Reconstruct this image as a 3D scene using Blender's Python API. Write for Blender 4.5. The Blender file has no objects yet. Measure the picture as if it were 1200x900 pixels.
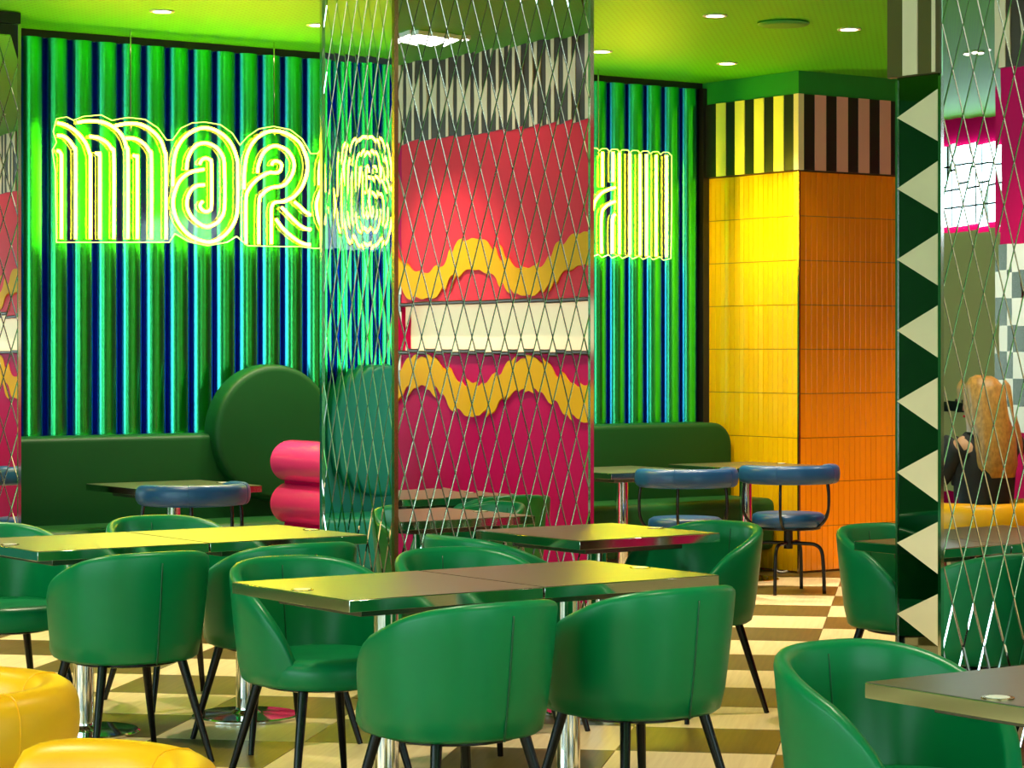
import bpy, bmesh, math, random
from mathutils import Vector, Matrix
random.seed(7)
PI = math.pi
S = bpy.context.scene
C = S.collection

# ------------------------------------------------------------------ camera
# Room axes: X runs along the fluted wall, Y points into that wall, Z is up. Camera stands at the origin, 1.5 m high.
YAW = math.radians(35.5)
F_PX = 2900.0
cam_d = bpy.data.cameras.new('camera')
cam = bpy.data.objects.new('camera', cam_d); C.objects.link(cam)
cam.location = (0, 0, 1.5)
cam.rotation_euler = (PI/2, 0, -YAW)
cam_d.sensor_width = 36.0
cam_d.lens = F_PX/1200*36
cam_d.shift_y = -40/1200
cam_d.clip_end = 100
S.camera = cam

# ------------------------------------------------------------------ light
w = bpy.data.worlds.new('world'); S.world = w; w.use_nodes = True
w.node_tree.nodes['Background'].inputs[0].default_value = (0.9, 0.95, 1.0, 1)
w.node_tree.nodes['Background'].inputs[1].default_value = 0.5

WINDOW_POWER = 5.0        # daylight in the window panes of the left wall
PANEL_POWER = 12.0         # light panels in the ceiling
SPOT_POWER = 185.0         # recessed downlights
NEON_POWER = 38.0

S.view_settings.view_transform = 'Standard'
S.view_settings.look = 'None'
S.view_settings.gamma = 1
S.view_settings.use_curve_mapping = False
S.view_settings.exposure = 0.2
S.cycles.max_bounces = 14
S.cycles.glossy_bounces = 10
S.cycles.diffuse_bounces = 4
S.cycles.transparent_max_bounces = 12
S.cycles.sample_clamp_indirect = 6
S.cycles.use_denoising = True
S.cycles.caustics_reflective = True

# ------------------------------------------------------------------ materials
def mat(name, col, rough=0.5, metal=0.0, spec=0.5, emit=None, estr=0.0, coat=0.0, coat_rough=0.1, var=0.0, vscale=8.0,
        bump=0.0, bscale=200.0, sheen=0.0):
    m = bpy.data.materials.new(name); m.use_nodes = True
    nt = m.node_tree; b = nt.nodes['Principled BSDF']
    b.inputs['Base Color'].default_value = (*col, 1)
    b.inputs['Roughness'].default_value = rough
    b.inputs['Metallic'].default_value = metal
    b.inputs['Specular IOR Level'].default_value = spec
    b.inputs['Coat Weight'].default_value = coat
    b.inputs['Coat Roughness'].default_value = coat_rough
    b.inputs['Sheen Weight'].default_value = sheen
    if emit:
        b.inputs['Emission Color'].default_value = (*emit, 1)
        b.inputs['Emission Strength'].default_value = estr
    if var or bump:
        tc = nt.nodes.new('ShaderNodeTexCoord')
    if var:
        n = nt.nodes.new('ShaderNodeTexNoise'); n.inputs['Scale'].default_value = vscale; n.inputs['Detail'].default_value = 4
        nt.links.new(tc.outputs['Object'], n.inputs['Vector'])
        mr = nt.nodes.new('ShaderNodeMapRange'); mr.inputs[1].default_value = .3; mr.inputs[2].default_value = .7
        mr.inputs[3].default_value = 1-var; mr.inputs[4].default_value = 1+var
        nt.links.new(n.outputs['Fac'], mr.inputs[0])
        hsv = nt.nodes.new('ShaderNodeHueSaturation'); hsv.inputs['Color'].default_value = (*col, 1)
        nt.links.new(mr.outputs[0], hsv.inputs['Value']); nt.links.new(hsv.outputs[0], b.inputs['Base Color'])
    if bump:
        n2 = nt.nodes.new('ShaderNodeTexNoise'); n2.inputs['Scale'].default_value = bscale; n2.inputs['Detail'].default_value = 2
        nt.links.new(tc.outputs['Object'], n2.inputs['Vector'])
        bp = nt.nodes.new('ShaderNodeBump'); bp.inputs['Strength'].default_value = bump; bp.inputs['Distance'].default_value = .002
        nt.links.new(n2.outputs['Fac'], bp.inputs['Height']); nt.links.new(bp.outputs[0], b.inputs['Normal'])
    return m

def rand_value(m, amt):
    """tile-to-tile tone from the object's random number"""
    nt = m.node_tree; b = nt.nodes['Principled BSDF']
    oi = nt.nodes.new('ShaderNodeObjectInfo')
    mr = nt.nodes.new('ShaderNodeMapRange'); mr.inputs[3].default_value = 1-amt; mr.inputs[4].default_value = 1+amt
    nt.links.new(oi.outputs['Random'], mr.inputs[0])
    hsv = nt.nodes.new('ShaderNodeHueSaturation')
    src = b.inputs['Base Color']
    if src.is_linked:
        nt.links.new(src.links[0].from_socket, hsv.inputs['Color'])
    else:
        hsv.inputs['Color'].default_value = src.default_value
    nt.links.new(mr.outputs[0], hsv.inputs['Value']); nt.links.new(hsv.outputs[0], src)
    return m

M = {}
M['green_leather'] = mat('green_leather', (.0005, .20, .062), .33, spec=.36, var=.05, vscale=5, bump=.08, bscale=350)
M['green_seam'] = mat('green_seam', (.002, .09, .03), .4)
M['bench_leather'] = mat('bench_leather', (.002, .060, .009), .5, spec=.3, var=.06, vscale=3, bump=.06, bscale=300)
M['daylit_bench_leather'] = mat('daylit_bench_leather', (.004, .21, .15), .45, spec=.3, var=.05, vscale=3)  # bench leather again, with the teal of daylight put into its colour
M['yellow_leather'] = mat('yellow_leather', (.95, .44, .003), .38, var=.03, vscale=4, bump=.06, bscale=300)
M['blue_leather'] = mat('blue_leather', (.008, .062, .19), .34, var=.08, vscale=5, bump=.06, bscale=300)
M['black_metal'] = mat('black_metal', (.006, .005, .0045), .25, spec=.35)
M['chrome'] = mat('chrome', (.86, .84, .80), .07, metal=1)
M['edge_steel'] = mat('edge_steel', (.72, .71, .66), .09, metal=1)
M['dark_steel'] = mat('dark_steel', (.16, .15, .12), .25, metal=.8)
M['brass'] = mat('brass', (.42, .30, .13), .25, metal=1)
M['mirror'] = mat('mirror', (.93, .94, .92), .006, metal=1)
M['mirror_edge'] = mat('mirror_edge', (.95, .93, .86), .22, metal=1)
M['mirror_dark'] = mat('mirror_dark', (.22, .23, .20), .02, metal=1)
M['black_paint'] = mat('black_paint', (.010, .009, .008), .35)
M['cream_paint'] = mat('cream_paint', (.86, .66, .42), .4, var=.03)
M['pale_yellow_stripe'] = mat('pale_yellow_stripe', (.95, .84, .16), .35)
M['dusty_pink_stripe'] = mat('dusty_pink_stripe', (.74, .36, .33), .4)
M['olive_paint'] = mat('olive_paint', (.10, .075, .018), .4)
M['yellow_tile'] = rand_value(mat('yellow_tile', (.94, .50, .002), .10, spec=.55), .04)
M['orange_tile'] = rand_value(mat('orange_tile', (.90, .26, .002), .14, spec=.5), .04)
M['grout'] = mat('grout', (.22, .10, .01), .8)
M['tan_paint'] = mat('tan_paint', (.72, .55, .25), .5)
M['magenta'] = mat('magenta', (.60, .002, .10), .45, spec=.05)
M['red'] = mat('red', (.86, .035, .06), .45, spec=.08)
M['mural_yellow'] = mat('mural_yellow', (.92, .45, .003), .5, spec=.08)
M['dark_brown'] = mat('dark_brown', (.05, .022, .01), .3)
M['cream_glow'] = mat('cream_glow', (.95, .78, .5), .5, emit=(1, .75, .42), estr=.45)  # niche back is no lamp; emission stands in for light inside it
M['pink_metal'] = mat('pink_metal', (.95, .035, .24), .14, spec=.8, coat=.6, coat_rough=.08)
M['white_plastic'] = mat('white_plastic', (.85, .82, .75), .3)
M['green_wall'] = mat('green_wall', (.01, .24, .03), .5, var=.05)
M['skin'] = mat('skin', (.62, .33, .2), .5)
M['hair'] = mat('hair', (.45, .22, .05), .45, var=.3, vscale=40)
M['black_cloth'] = mat('black_cloth', (.012, .012, .014), .8)
M['neon'] = mat('neon', (1, .9, .3), .3, emit=(1.0, .78, .018), estr=NEON_POWER)
M['lamp'] = mat('lamp', (1, .95, .85), .4, emit=(1, .86, .6), estr=14)
M['panel_light'] = mat('panel_light', (1, 1, 1), .4, emit=(1, .96, .88), estr=PANEL_POWER)
M['daylight'] = mat('daylight', (1, 1, 1), .3, emit=(.62, .90, 1.0), estr=WINDOW_POWER)
M['acrylic_edge'] = mat('acrylic_edge', (.6, 1, .35), .3, emit=(.55, 1, .25), estr=1.0)  # plate rim is no lamp; its glow is put in by emission

def tabletop_mat():
    m = mat('tabletop', (.050, .036, .012), .2, spec=1.0, coat=1.0, coat_rough=.38)
    nt = m.node_tree; b = nt.nodes['Principled BSDF']
    tc = nt.nodes.new('ShaderNodeTexCoord'); mp = nt.nodes.new('ShaderNodeMapping')
    mp.inputs['Scale'].default_value = (6, 90, 6)
    nt.links.new(tc.outputs['Object'], mp.inputs[0])
    n = nt.nodes.new('ShaderNodeTexNoise'); n.inputs['Scale'].default_value = 1; n.inputs['Detail'].default_value = 5
    nt.links.new(mp.outputs[0], n.inputs['Vector'])
    r = nt.nodes.new('ShaderNodeValToRGB')
    r.color_ramp.elements[0].position = .35; r.color_ramp.elements[0].color = (.040, .028, .010, 1)
    r.color_ramp.elements[1].position = .7; r.color_ramp.elements[1].color = (.066, .048, .018, 1)
    nt.links.new(n.outputs['Fac'], r.inputs[0]); nt.links.new(r.outputs[0], b.inputs['Base Color'])
    mr = nt.nodes.new('ShaderNodeMapRange'); mr.inputs[3].default_value = .32; mr.inputs[4].default_value = .42
    nt.links.new(n.outputs['Fac'], mr.inputs[0]); nt.links.new(mr.outputs[0], b.inputs['Roughness'])
    return m
M['tabletop'] = tabletop_mat()

def floor_mat(name, a, c):
    m = mat(name, a, .36, spec=.3)
    nt = m.node_tree; b = nt.nodes['Principled BSDF']
    tc = nt.nodes.new('ShaderNodeTexCoord'); mp = nt.nodes.new('ShaderNodeMapping')
    mp.inputs['Scale'].default_value = (3, 60, 3)
    nt.links.new(tc.outputs['Object'], mp.inputs[0])
    oi = nt.nodes.new('ShaderNodeObjectInfo')
    ad = nt.nodes.new('ShaderNodeVectorMath'); ad.operation = 'ADD'
    sc = nt.nodes.new('ShaderNodeMath'); sc.operation = 'MULTIPLY'; sc.inputs[1].default_value = 50
    nt.links.new(oi.outputs['Random'], sc.inputs[0])
    nt.links.new(mp.outputs[0], ad.inputs[0]); nt.links.new(sc.outputs[0], ad.inputs[1])
    n = nt.nodes.new('ShaderNodeTexNoise'); n.inputs['Scale'].default_value = 1; n.inputs['Detail'].default_value = 5
    nt.links.new(ad.outputs[0], n.inputs['Vector'])
    r = nt.nodes.new('ShaderNodeValToRGB')
    r.color_ramp.elements[0].position = .3; r.color_ramp.elements[0].color = (*c, 1)
    r.color_ramp.elements[1].position = .65; r.color_ramp.elements[1].color = (*a, 1)
    nt.links.new(n.outputs['Fac'], r.inputs[0]); nt.links.new(r.outputs[0], b.inputs['Base Color'])
    return rand_value(m, .05)
M['floor_light'] = floor_mat('floor_light', (.92, .70, .40), (.82, .60, .32))
M['floor_dark'] = floor_mat('floor_dark', (.16, .105, .022), (.11, .07, .014))

def ceiling_mat():
    m = mat('ceiling_green', (.07, .44, .002), .55)
    nt = m.node_tree; b = nt.nodes['Principled BSDF']
    tc = nt.nodes.new('ShaderNodeTexCoord')
    v = nt.nodes.new('ShaderNodeTexVoronoi'); v.inputs['Scale'].default_value = 22; v.inputs['Randomness'].default_value = 0
    nt.links.new(tc.outputs['Object'], v.inputs['Vector'])
    r = nt.nodes.new('ShaderNodeValToRGB')
    r.color_ramp.elements[0].position = .16; r.color_ramp.elements[0].color = (.025, .22, .001, 1)
    r.color_ramp.elements[1].position = .26; r.color_ramp.elements[1].color = (.075, .47, .002, 1)
    nt.links.new(v.outputs['Distance'], r.inputs[0]); nt.links.new(r.outputs[0], b.inputs['Base Color'])
    return m
M['ceiling'] = ceiling_mat()

def flute_mat(name, stops, rough):
    """dichroic metal film: the hue runs across the width of each flute (object x)"""
    m = mat(name, (0, .5, .3), rough, metal=1)
    nt = m.node_tree; b = nt.nodes['Principled BSDF']
    tc = nt.nodes.new('ShaderNodeTexCoord'); sp = nt.nodes.new('ShaderNodeSeparateXYZ')
    nt.links.new(tc.outputs['Object'], sp.inputs[0])
    mr = nt.nodes.new('ShaderNodeMapRange'); mr.inputs[1].default_value = -.08; mr.inputs[2].default_value = .08
    nt.links.new(sp.outputs['X'], mr.inputs[0])
    r = nt.nodes.new('ShaderNodeValToRGB')
    el = r.color_ramp.elements
    el[0].position, el[0].color = stops[0][0], (*stops[0][1], 1)
    el[1].position, el[1].color = stops[-1][0], (*stops[-1][1], 1)
    for p, c in stops[1:-1]:
        e = el.new(p); e.color = (*c, 1)
    nt.links.new(mr.outputs[0], r.inputs[0]); nt.links.new(r.outputs[0], b.inputs['Base Color'])
    return m
M['flute'] = flute_mat('flute_film', [(0, (.02, .10, .55)), (.09, (.02, .24, .60)), (.19, (.06, .72, .36)), (.32, (.08, .98, .22)),
                                      (.58, (.04, .92, .05)), (.73, (.03, .48, .42)), (.86, (.02, .16, .58)), (1, (.01, .10, .55))], .25)  # viewing-angle sheen of the film painted as fixed hue across each flute

def clear_mat():
    m = bpy.data.materials.new('clear_acrylic'); m.use_nodes = True
    nt = m.node_tree; nt.nodes.clear()
    o = nt.nodes.new('ShaderNodeOutputMaterial'); mx = nt.nodes.new('ShaderNodeMixShader')
    t = nt.nodes.new('ShaderNodeBsdfTransparent'); g = nt.nodes.new('ShaderNodeBsdfGlossy')
    t.inputs[0].default_value = (.97, 1, .96, 1); g.inputs['Roughness'].default_value = .05
    mx.inputs[0].default_value = .05
    nt.links.new(t.outputs[0], mx.inputs[1]); nt.links.new(g.outputs[0], mx.inputs[2]); nt.links.new(mx.outputs[0], o.inputs[0])
    return m
M['clear'] = clear_mat()

# ------------------------------------------------------------------ builders
class MB:
    def __init__(s): s.v = []; s.f = []
    def add(s, vs, fs):
        o = len(s.v); s.v += [tuple(p) for p in vs]; s.f += [tuple(i+o for i in f) for f in fs]; return s
    def box(s, x0, x1, y0, y1, z0, z1):
        return s.add([(x0,y0,z0),(x1,y0,z0),(x1,y1,z0),(x0,y1,z0),(x0,y0,z1),(x1,y0,z1),(x1,y1,z1),(x0,y1,z1)],
                     [(0,3,2,1),(4,5,6,7),(0,1,5,4),(1,2,6,5),(2,3,7,6),(3,0,4,7)])
    def lathe(s, prof, n=24, c=(0,0,0)):
        vs = []; fs = []
        for r, z in prof:
            for k in range(n):
                a = 2*PI*k/n; vs.append((c[0]+r*math.cos(a), c[1]+r*math.sin(a), c[2]+z))
        for i in range(len(prof)-1):
            for k in range(n):
                k2 = (k+1) % n
                fs.append((i*n+k, i*n+k2, (i+1)*n+k2, (i+1)*n+k))
        fs.append(tuple(reversed(range(n)))); fs.append(tuple(range((len(prof)-1)*n, len(prof)*n)))
        return s.add(vs, fs)
    def rings(s, rings, closed=False, caps=True):
        n = len(rings[0]); vs = [p for r in rings for p in r]; fs = []; m = len(rings)
        for i in range(m if closed else m-1):
            j = (i+1) % m
            for k in range(n):
                k2 = (k+1) % n; fs.append((i*n+k, i*n+k2, j*n+k2, j*n+k))
        if caps and not closed:
            fs.append(tuple(reversed(range(n)))); fs.append(tuple(range((m-1)*n, m*n)))
        return s.add(vs, fs)
    def sweep(s, path, section, up=(0,0,1), scale=None, caps=True, closed=False):
        """section: list of (side, up) offsets; frame keeps 'up' fixed"""
        P = [Vector(p) for p in path]; rs = []
        for i, p in enumerate(P):
            if closed: t = P[(i+1) % len(P)] - P[i-1]
            else: t = P[min(i+1, len(P)-1)] - P[max(i-1, 0)]
            t.normalize(); u = Vector(up)
            sd = t.cross(u)
            if sd.length < 1e-4: sd = t.cross(Vector((1,0,0)))
            sd.normalize(); u = sd.cross(t).normalized()
            k = scale[i] if scale else (1, 1)
            rs.append([p + sd*a*k[0] + u*b*k[1] for a, b in section])
        return s.rings(rs, closed=closed, caps=caps)
    def tube(s, path, r, n=10, caps=True):
        P = [Vector(p) for p in path]
        R = r if isinstance(r, (list, tuple)) else [r]*len(P)
        t0 = (P[1]-P[0]).normalized()
        ref = Vector((0,0,1)) if abs(t0.z) < .9 else Vector((1,0,0))
        nrm = t0.cross(ref).normalized(); rs = []
        for i, p in enumerate(P):
            t = (P[min(i+1, len(P)-1)] - P[max(i-1, 0)]).normalized()
            nrm = (nrm - t*nrm.dot(t)).normalized(); bn = t.cross(nrm)
            rs.append([p + (nrm*math.cos(2*PI*k/n) + bn*math.sin(2*PI*k/n))*R[i] for k in range(n)])
        return s.rings(rs, caps=caps)
    def prism(s, poly, axis, a0, a1):
        """poly of 2D points extruded along axis ('x','y','z')"""
        f = {'x': lambda p, a: (a, p[0], p[1]), 'y': lambda p, a: (p[0], a, p[1]), 'z': lambda p, a: (p[0], p[1], a)}[axis]
        n = len(poly)
        vs = [f(p, a0) for p in poly] + [f(p, a1) for p in poly]
        fs = [tuple(reversed(range(n))), tuple(range(n, 2*n))] + [(k, (k+1) % n, n+(k+1) % n, n+k) for k in range(n)]
        return s.add(vs, fs)
    def mesh(s, name, m, smooth=False, fix=True):
        me = bpy.data.meshes.new(name); me.from_pydata(s.v, [], s.f)
        if fix:
            bm = bmesh.new(); bm.from_mesh(me); bmesh.ops.recalc_face_normals(bm, faces=bm.faces); bm.to_mesh(me); bm.free()
        me.materials.append(M[m] if isinstance(m, str) else m)
        if smooth:
            me.shade_smooth()
            if smooth != 'all': me.set_sharp_from_angle(angle=math.radians(smooth if isinstance(smooth, (int, float)) and smooth > 1 else 40))
        me.update(); return me
    def build(s, name, m, parent=None, smooth=False, bevel=0, seg=2):
        o = bpy.data.objects.new(name, s.mesh(name, m, smooth)); C.objects.link(o)
        if parent: o.parent = parent
        if bevel:
            b = o.modifiers.new('bevel', 'BEVEL'); b.width = bevel; b.segments = seg; b.limit_method = 'ANGLE'; b.angle_limit = math.radians(40)
            if not smooth: o.data.shade_smooth(); o.data.set_sharp_from_angle(angle=math.radians(60))
        return o

def obj(name, me, parent=None, loc=(0,0,0), rot=(0,0,0)):
    o = bpy.data.objects.new(name, me); C.objects.link(o); o.location = loc; o.rotation_euler = rot
    if parent: o.parent = parent
    return o
def tag(o, label=None, cat=None, group=None, kind=None):
    if label: o['label'] = label
    if cat: o['category'] = cat
    if group: o['group'] = group
    if kind: o['kind'] = kind
    return o
def thing(name, label, cat, loc=(0,0,0), rz=0, group=None):
    o = bpy.data.objects.new(name, None); C.objects.link(o); o.empty_display_size = .1
    o.location = loc; o.rotation_euler = (0,0,rz)
    return tag(o, label, cat, group)
def struct(o, label=None, cat=None): return tag(o, label, cat, None, 'structure')
def dup(root, loc, rz, label, group=None):
    r = root.copy(); C.objects.link(r); r.location = loc; r.rotation_euler = (0,0,rz); r['label'] = label
    if group: r['group'] = group
    for ch in list(root.children):
        c = ch.copy(); C.objects.link(c); c.parent = r
        for g in ch.children:
            d = g.copy(); C.objects.link(d); d.parent = c
    return r
def spline(pts, n=8):
    """Catmull-Rom through points"""
    P = [Vector(p) for p in pts]; out = []
    for i in range(len(P)-1):
        p0 = P[max(i-1, 0)]; p1 = P[i]; p2 = P[i+1]; p3 = P[min(i+2, len(P)-1)]
        k = n if (p2-p1).length > .02 else max(2, n//2)
        for j in range(k):
            t = j/k
            out.append(.5*((2*p1) + (p2-p0)*t + (2*p0-5*p1+4*p2-p3)*t*t + (3*p1-p0-3*p2+p3)*t**3))
    out.append(P[-1]); return out
CY, SY = math.cos(YAW), math.sin(YAW)
def on_wall(px, py, y0):
    """point of the photograph -> (X, Z) on the vertical plane Y = y0"""
    k = (px-600)/F_PX; h = -(py-410)/F_PX
    t = y0/(CY - SY*k)
    return ((SY + CY*k)*t, 1.5 + h*t)
def superellipse(a, b, e, n=24):
    out = []
    for k in range(n):
        t = 2*PI*k/n; c, s_ = math.cos(t), math.sin(t)
        out.append((a*math.copysign(abs(c)**e, c), b*math.copysign(abs(s_)**e, s_)))
    return out

CEIL = 3.37
WALL_Y = 13.40          # plane behind the flutes
X0, X1, Y0 = -3.6, 14.6, -4.0

# ------------------------------------------------------------------ room shell
floor = struct(MB().box(X0, X1, Y0, WALL_Y+.1, -.12, -.012).build('floor', 'grout'), 'checkered floor of cream and olive brown square tiles', 'floor')
T = .6; R2 = math.sqrt(.5)
def floor_tile_mesh(name, m):
    g = .0009; h = T/2-g
    b = MB(); z0, z1 = -.012, 0
    e = .0015
    b.add([(-h,-h,z0),(h,-h,z0),(h,h,z0),(-h,h,z0),(-h,-h,z1-e),(h,-h,z1-e),(h,h,z1-e),(-h,h,z1-e),
           (-h+e,-h+e,z1),(h-e,-h+e,z1),(h-e,h-e,z1),(-h+e,h-e,z1)],
          [(0,1,5,4),(1,2,6,5),(2,3,7,6),(3,0,4,7),(4,5,9,8),(5,6,10,9),(6,7,11,10),(7,4,8,11),(8,9,10,11)])
    return b.mesh(name, m)
tm = [floor_tile_mesh('tile_light', 'floor_light'), floor_tile_mesh('tile_dark', 'floor_dark')]
rest = [MB(), MB()]
def in_view(x, y):
    d = SY*x + CY*y; xx = CY*x - SY*y
    if d < 8.2 or d > 17.2: return False
    px = xx/d*F_PX
    m = T*.75/d*F_PX
    return abs(px) < 600+m
ntile = 0
for i in range(-14, 34):
    for j in range(-24, 26):
        p = .208 + (i+.5)*T; q = .051 + (j+.5)*T
        x = (p+q)*R2; y = (p-q)*R2
        if x < X0-.2 or x > X1+.2 or y < Y0-.2 or y > WALL_Y+.2: continue
        k = (i+j) % 2
        if in_view(x, y) and y < 13.2 and not (x > 11.1 and y > 12.5):
            obj('tile', tm[k], floor, (x, y, 0), (0, 0, PI/4)); ntile += 1
        else:
            h = (T/2-.0009)*math.sqrt(2)
            rest[k].add([(x-h,y,0),(x,y-h,0),(x+h,y,0),(x,y+h,0)], [(0,1,2,3)])
for k in (0, 1):
    tag(rest[k].build('tile_field', ['floor_light', 'floor_dark'][k], floor), kind='stuff')

ceiling = struct(MB().box(X0, X1, Y0, WALL_Y+.1, CEIL, CEIL+.1).build('ceiling', 'ceiling'), 'bright green perforated ceiling', 'ceiling')

# fluted wall
wall_back = struct(MB().box(.6, 11.24, WALL_Y, WALL_Y+.15, 0, CEIL).build('wall_back', 'black_paint'), 'dark wall carrying the fluted metallic panelling', 'wall')
FL_P = .160
def flute_mesh():
    b = MB(); n = 20; z0, z1 = .9, 3.325
    prof = []
    for k in range(n+1):
        a = PI*k/n; prof.append((-.072*math.cos(a), -.050*math.sin(a)**.9 if 0 < k < n else 0))
    prof = [(-.080, .012)] + [(-.074, .004)] + prof + [(.074, .004), (.080, .012)]
    m = len(prof)
    vs = [(x, y, z0) for x, y in prof] + [(x, y, z1) for x, y in prof]
    fs = [(k, k+1, m+k+1, m+k) for k in range(m-1)]
    fs.append(tuple(range(2, m-2))[::-1]); fs.append(tuple(range(m+2, 2*m-2)))
    b.add(vs, fs)
    return b.mesh('flute', 'flute', smooth=50)
fm = flute_mesh()
x = .66
while x < 11.10:
    obj('flute', fm, wall_back, (x, WALL_Y-.015, 0)); x += FL_P
MB().box(.6, 11.2, WALL_Y-.03, WALL_Y, 3.325, CEIL).build('shadow_gap', 'black_paint', wall_back)
MB().box(11.145, 11.2, WALL_Y-.08, WALL_Y, .9, 3.33).build('end_strip', 'black_paint', wall_back)

# other walls of the room, seen in the mirrors
wl = struct(MB().box(X0-.15, X0, Y0, WALL_Y, 0, .55).box(X0-.15, X0, Y0, WALL_Y, 3.1, CEIL).build('wall_left', 'green_wall'), 'green wall below and above a row of tall windows', 'wall')
wy = [(-3.6, -.6), (-.2, 2.8), (3.2, 6.2), (6.6, 9.6)]
MB().box(X0-.15, X0, 9.8, WALL_Y, .55, 3.1).build('pier', 'green_wall', wl)
for k, (a, b_) in enumerate(wy):
    nm = 'window_%d' % (k+1)
    wn = struct(MB().box(X0-.10, X0-.08, a, b_, .55, 3.1).build(nm, 'daylight'), 'tall daylit shop window in the green wall', 'window')
    fr = MB().box(X0-.08, X0, a-.2 if k else a-.4, a, .55, 3.1).box(X0-.08, X0, b_, b_+.2, .55, 3.1)
    for t in (1/3, 2/3): fr.box(X0-.08, X0-.02, a+(b_-a)*t-.025, a+(b_-a)*t+.025, .55, 3.1)
    fr.box(X0-.08, X0-.02, a, b_, 2.3, 2.35)
    fr.build('window_frame', 'black_metal', wn)
struct(MB().box(X0, X1, Y0-.15, Y0, 0, .6).box(X0, X1, Y0-.15, Y0, 2.9, CEIL).box(X0, .8, Y0-.15, Y0, .6, 2.9).box(3.9, 4.5, Y0-.15, Y0, .6, 2.9).box(7.6, X1, Y0-.15, Y0, .6, 2.9).build('wall_front', 'green_wall'), 'green wall with two wide windows facing the fluted wall', 'wall')
for k, (a, b_) in enumerate(((.8, 3.9), (4.5, 7.6))):
    wn = struct(MB().box(a, b_, Y0-.10, Y0-.08, .6, 2.9).build('window_%d' % (k+7), 'daylight'), 'wide window opposite the fluted wall', 'window')
    fr = MB()
    for t in (0, 1/3, 2/3, 1): fr.box(a+(b_-a)*t-.03, a+(b_-a)*t+.03, Y0-.08, Y0-.02, .6, 2.9)
    fr.build('window_frame', 'black_metal', wn)
struct(MB().box(X0, .6, WALL_Y, WALL_Y+.15, 0, CEIL).build('wall_back_plain', 'green_wall'), 'plain green wall beside the fluted panelling', 'wall')
wr = struct(MB().box(X1, X1+.15, Y0, WALL_Y, 0, CEIL).build('wall_right', 'magenta'), 'magenta wall with a tan panel and a high window', 'wall')
MB().box(X1-.04, X1, -3.4, -.35, .35, 2.45).build('tan_panel', 'tan_paint', wr)
MB().box(X1-.06, X1-.035, -3.4, -.32, 1.0, 1.08).build('dark_rail', 'black_paint', wr)
for k in range(10):
    for j in range(18):
        if (k+j) % 2 == 0:
            MB().box(X1-.03, X1, -.30+k*.15, -.15+k*.15, .3+j*.12, .42+j*.12).build('check_panel', 'white_plastic', wr)
w6 = struct(MB().box(X1-.05, X1-.03, -3.4, -.45, 2.5, 3.15).build('window_6', 'daylight'), 'high bright window above the tan panel', 'window')
fb = MB()
for k in range(9): fb.box(X1-.07, X1-.05, -3.4+k*.36-.012, -3.4+k*.36+.012, 2.5, 3.15)
for z in (2.66, 2.82, 2.98): fb.box(X1-.07, X1-.05, -3.4, -.45, z-.008, z+.008)
fb.build('glazing_bar', 'dark_steel', w6)

# ------------------------------------------------------------------ tiled corner pier with striped frieze
PX, PY = 11.20, 12.39
pier = struct(MB().box(PX+.012, X1, PY+.012, WALL_Y, 0, CEIL).build('wall_tiled', 'grout'), 'yellow and orange tiled pier under a striped frieze', 'wall')
TW, TH = .05, .2985
def tile_mesh(name, m, along):
    b = MB(); g = .0020; w_, h = TW/2-g, TH/2-g; e = .0008; t = .012
    P = [(-w_,-h),(w_,-h),(w_,h),(-w_,h)]; Q = [(-w_+e,-h+e),(w_-e,-h+e),(w_-e,h-e),(-w_+e,h-e)]
    f = (lambda p, o: (p[0], -o, p[1])) if along == 'x' else (lambda p, o: (-o, p[0], p[1]))
    vs = [f(p, 0) for p in P] + [f(p, t-e) for p in P] + [f(p, t) for p in Q]
    fs = [(k, (k+1) % 4, 4+(k+1) % 4, 4+k) for k in range(4)] + [(4+k, 4+(k+1) % 4, 8+(k+1) % 4, 8+k) for k in range(4)] + [(8,9,10,11)]
    return b.add(vs, fs).mesh(name, m)
ty = tile_mesh('tile', 'yellow_tile', 'y'); to = tile_mesh('tile', 'orange_tile', 'x')
for r in range(9):
    z = .012 + TH*(r+.5)
    for k in range(20):
        y = PY+.012+TW*(k+.5)
        if y > WALL_Y-.02: continue
        o = obj('tile', ty, pier, (PX+.012, y, z)); o.rotation_euler = (0, random.uniform(-.004, .004), random.uniform(-.006, .006))
    for k in range(26):
        o = obj('tile', to, pier, (PX+.012+TW*(k+.5), PY+.012, z)); o.rotation_euler = (random.uniform(-.004, .004), 0, random.uniform(-.006, .006))
MB().box(PX-.004, PX+.011, PY-.004, PY+.011, 0, 2.70).build('corner_strip', 'brass', pier)
FZ0, FZ1 = 2.705, 3.215
MB().box(PX-.03, PX+3, PY-.03, WALL_Y, FZ0, FZ1).build('frieze', 'black_paint', pier, bevel=.004)
for k in range(4):
    MB().box(PX-.036, PX-.03, PY+.115+.2*k, PY+.215+.2*k, FZ0+.001, FZ1-.001).build('frieze_stripe', 'pale_yellow_stripe', pier)  # stripes are pale yellow on this face, dusty pink on the other
for k in range(8):
    MB().box(PX+.115+.2*k, PX+.215+.2*k, PY-.036, PY-.03, FZ0+.001, FZ1-.001).build('frieze_stripe', 'dusty_pink_stripe', pier)
MB().box(PX-.037, PX+.012, PY-.037, PY+.012, FZ0, FZ1).build('frieze_stripe', 'cream_paint', pier)
MB().box(PX-.02, PX+3, PY-.02, WALL_Y, FZ1, CEIL).build('header', 'green_wall', pier)

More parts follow.
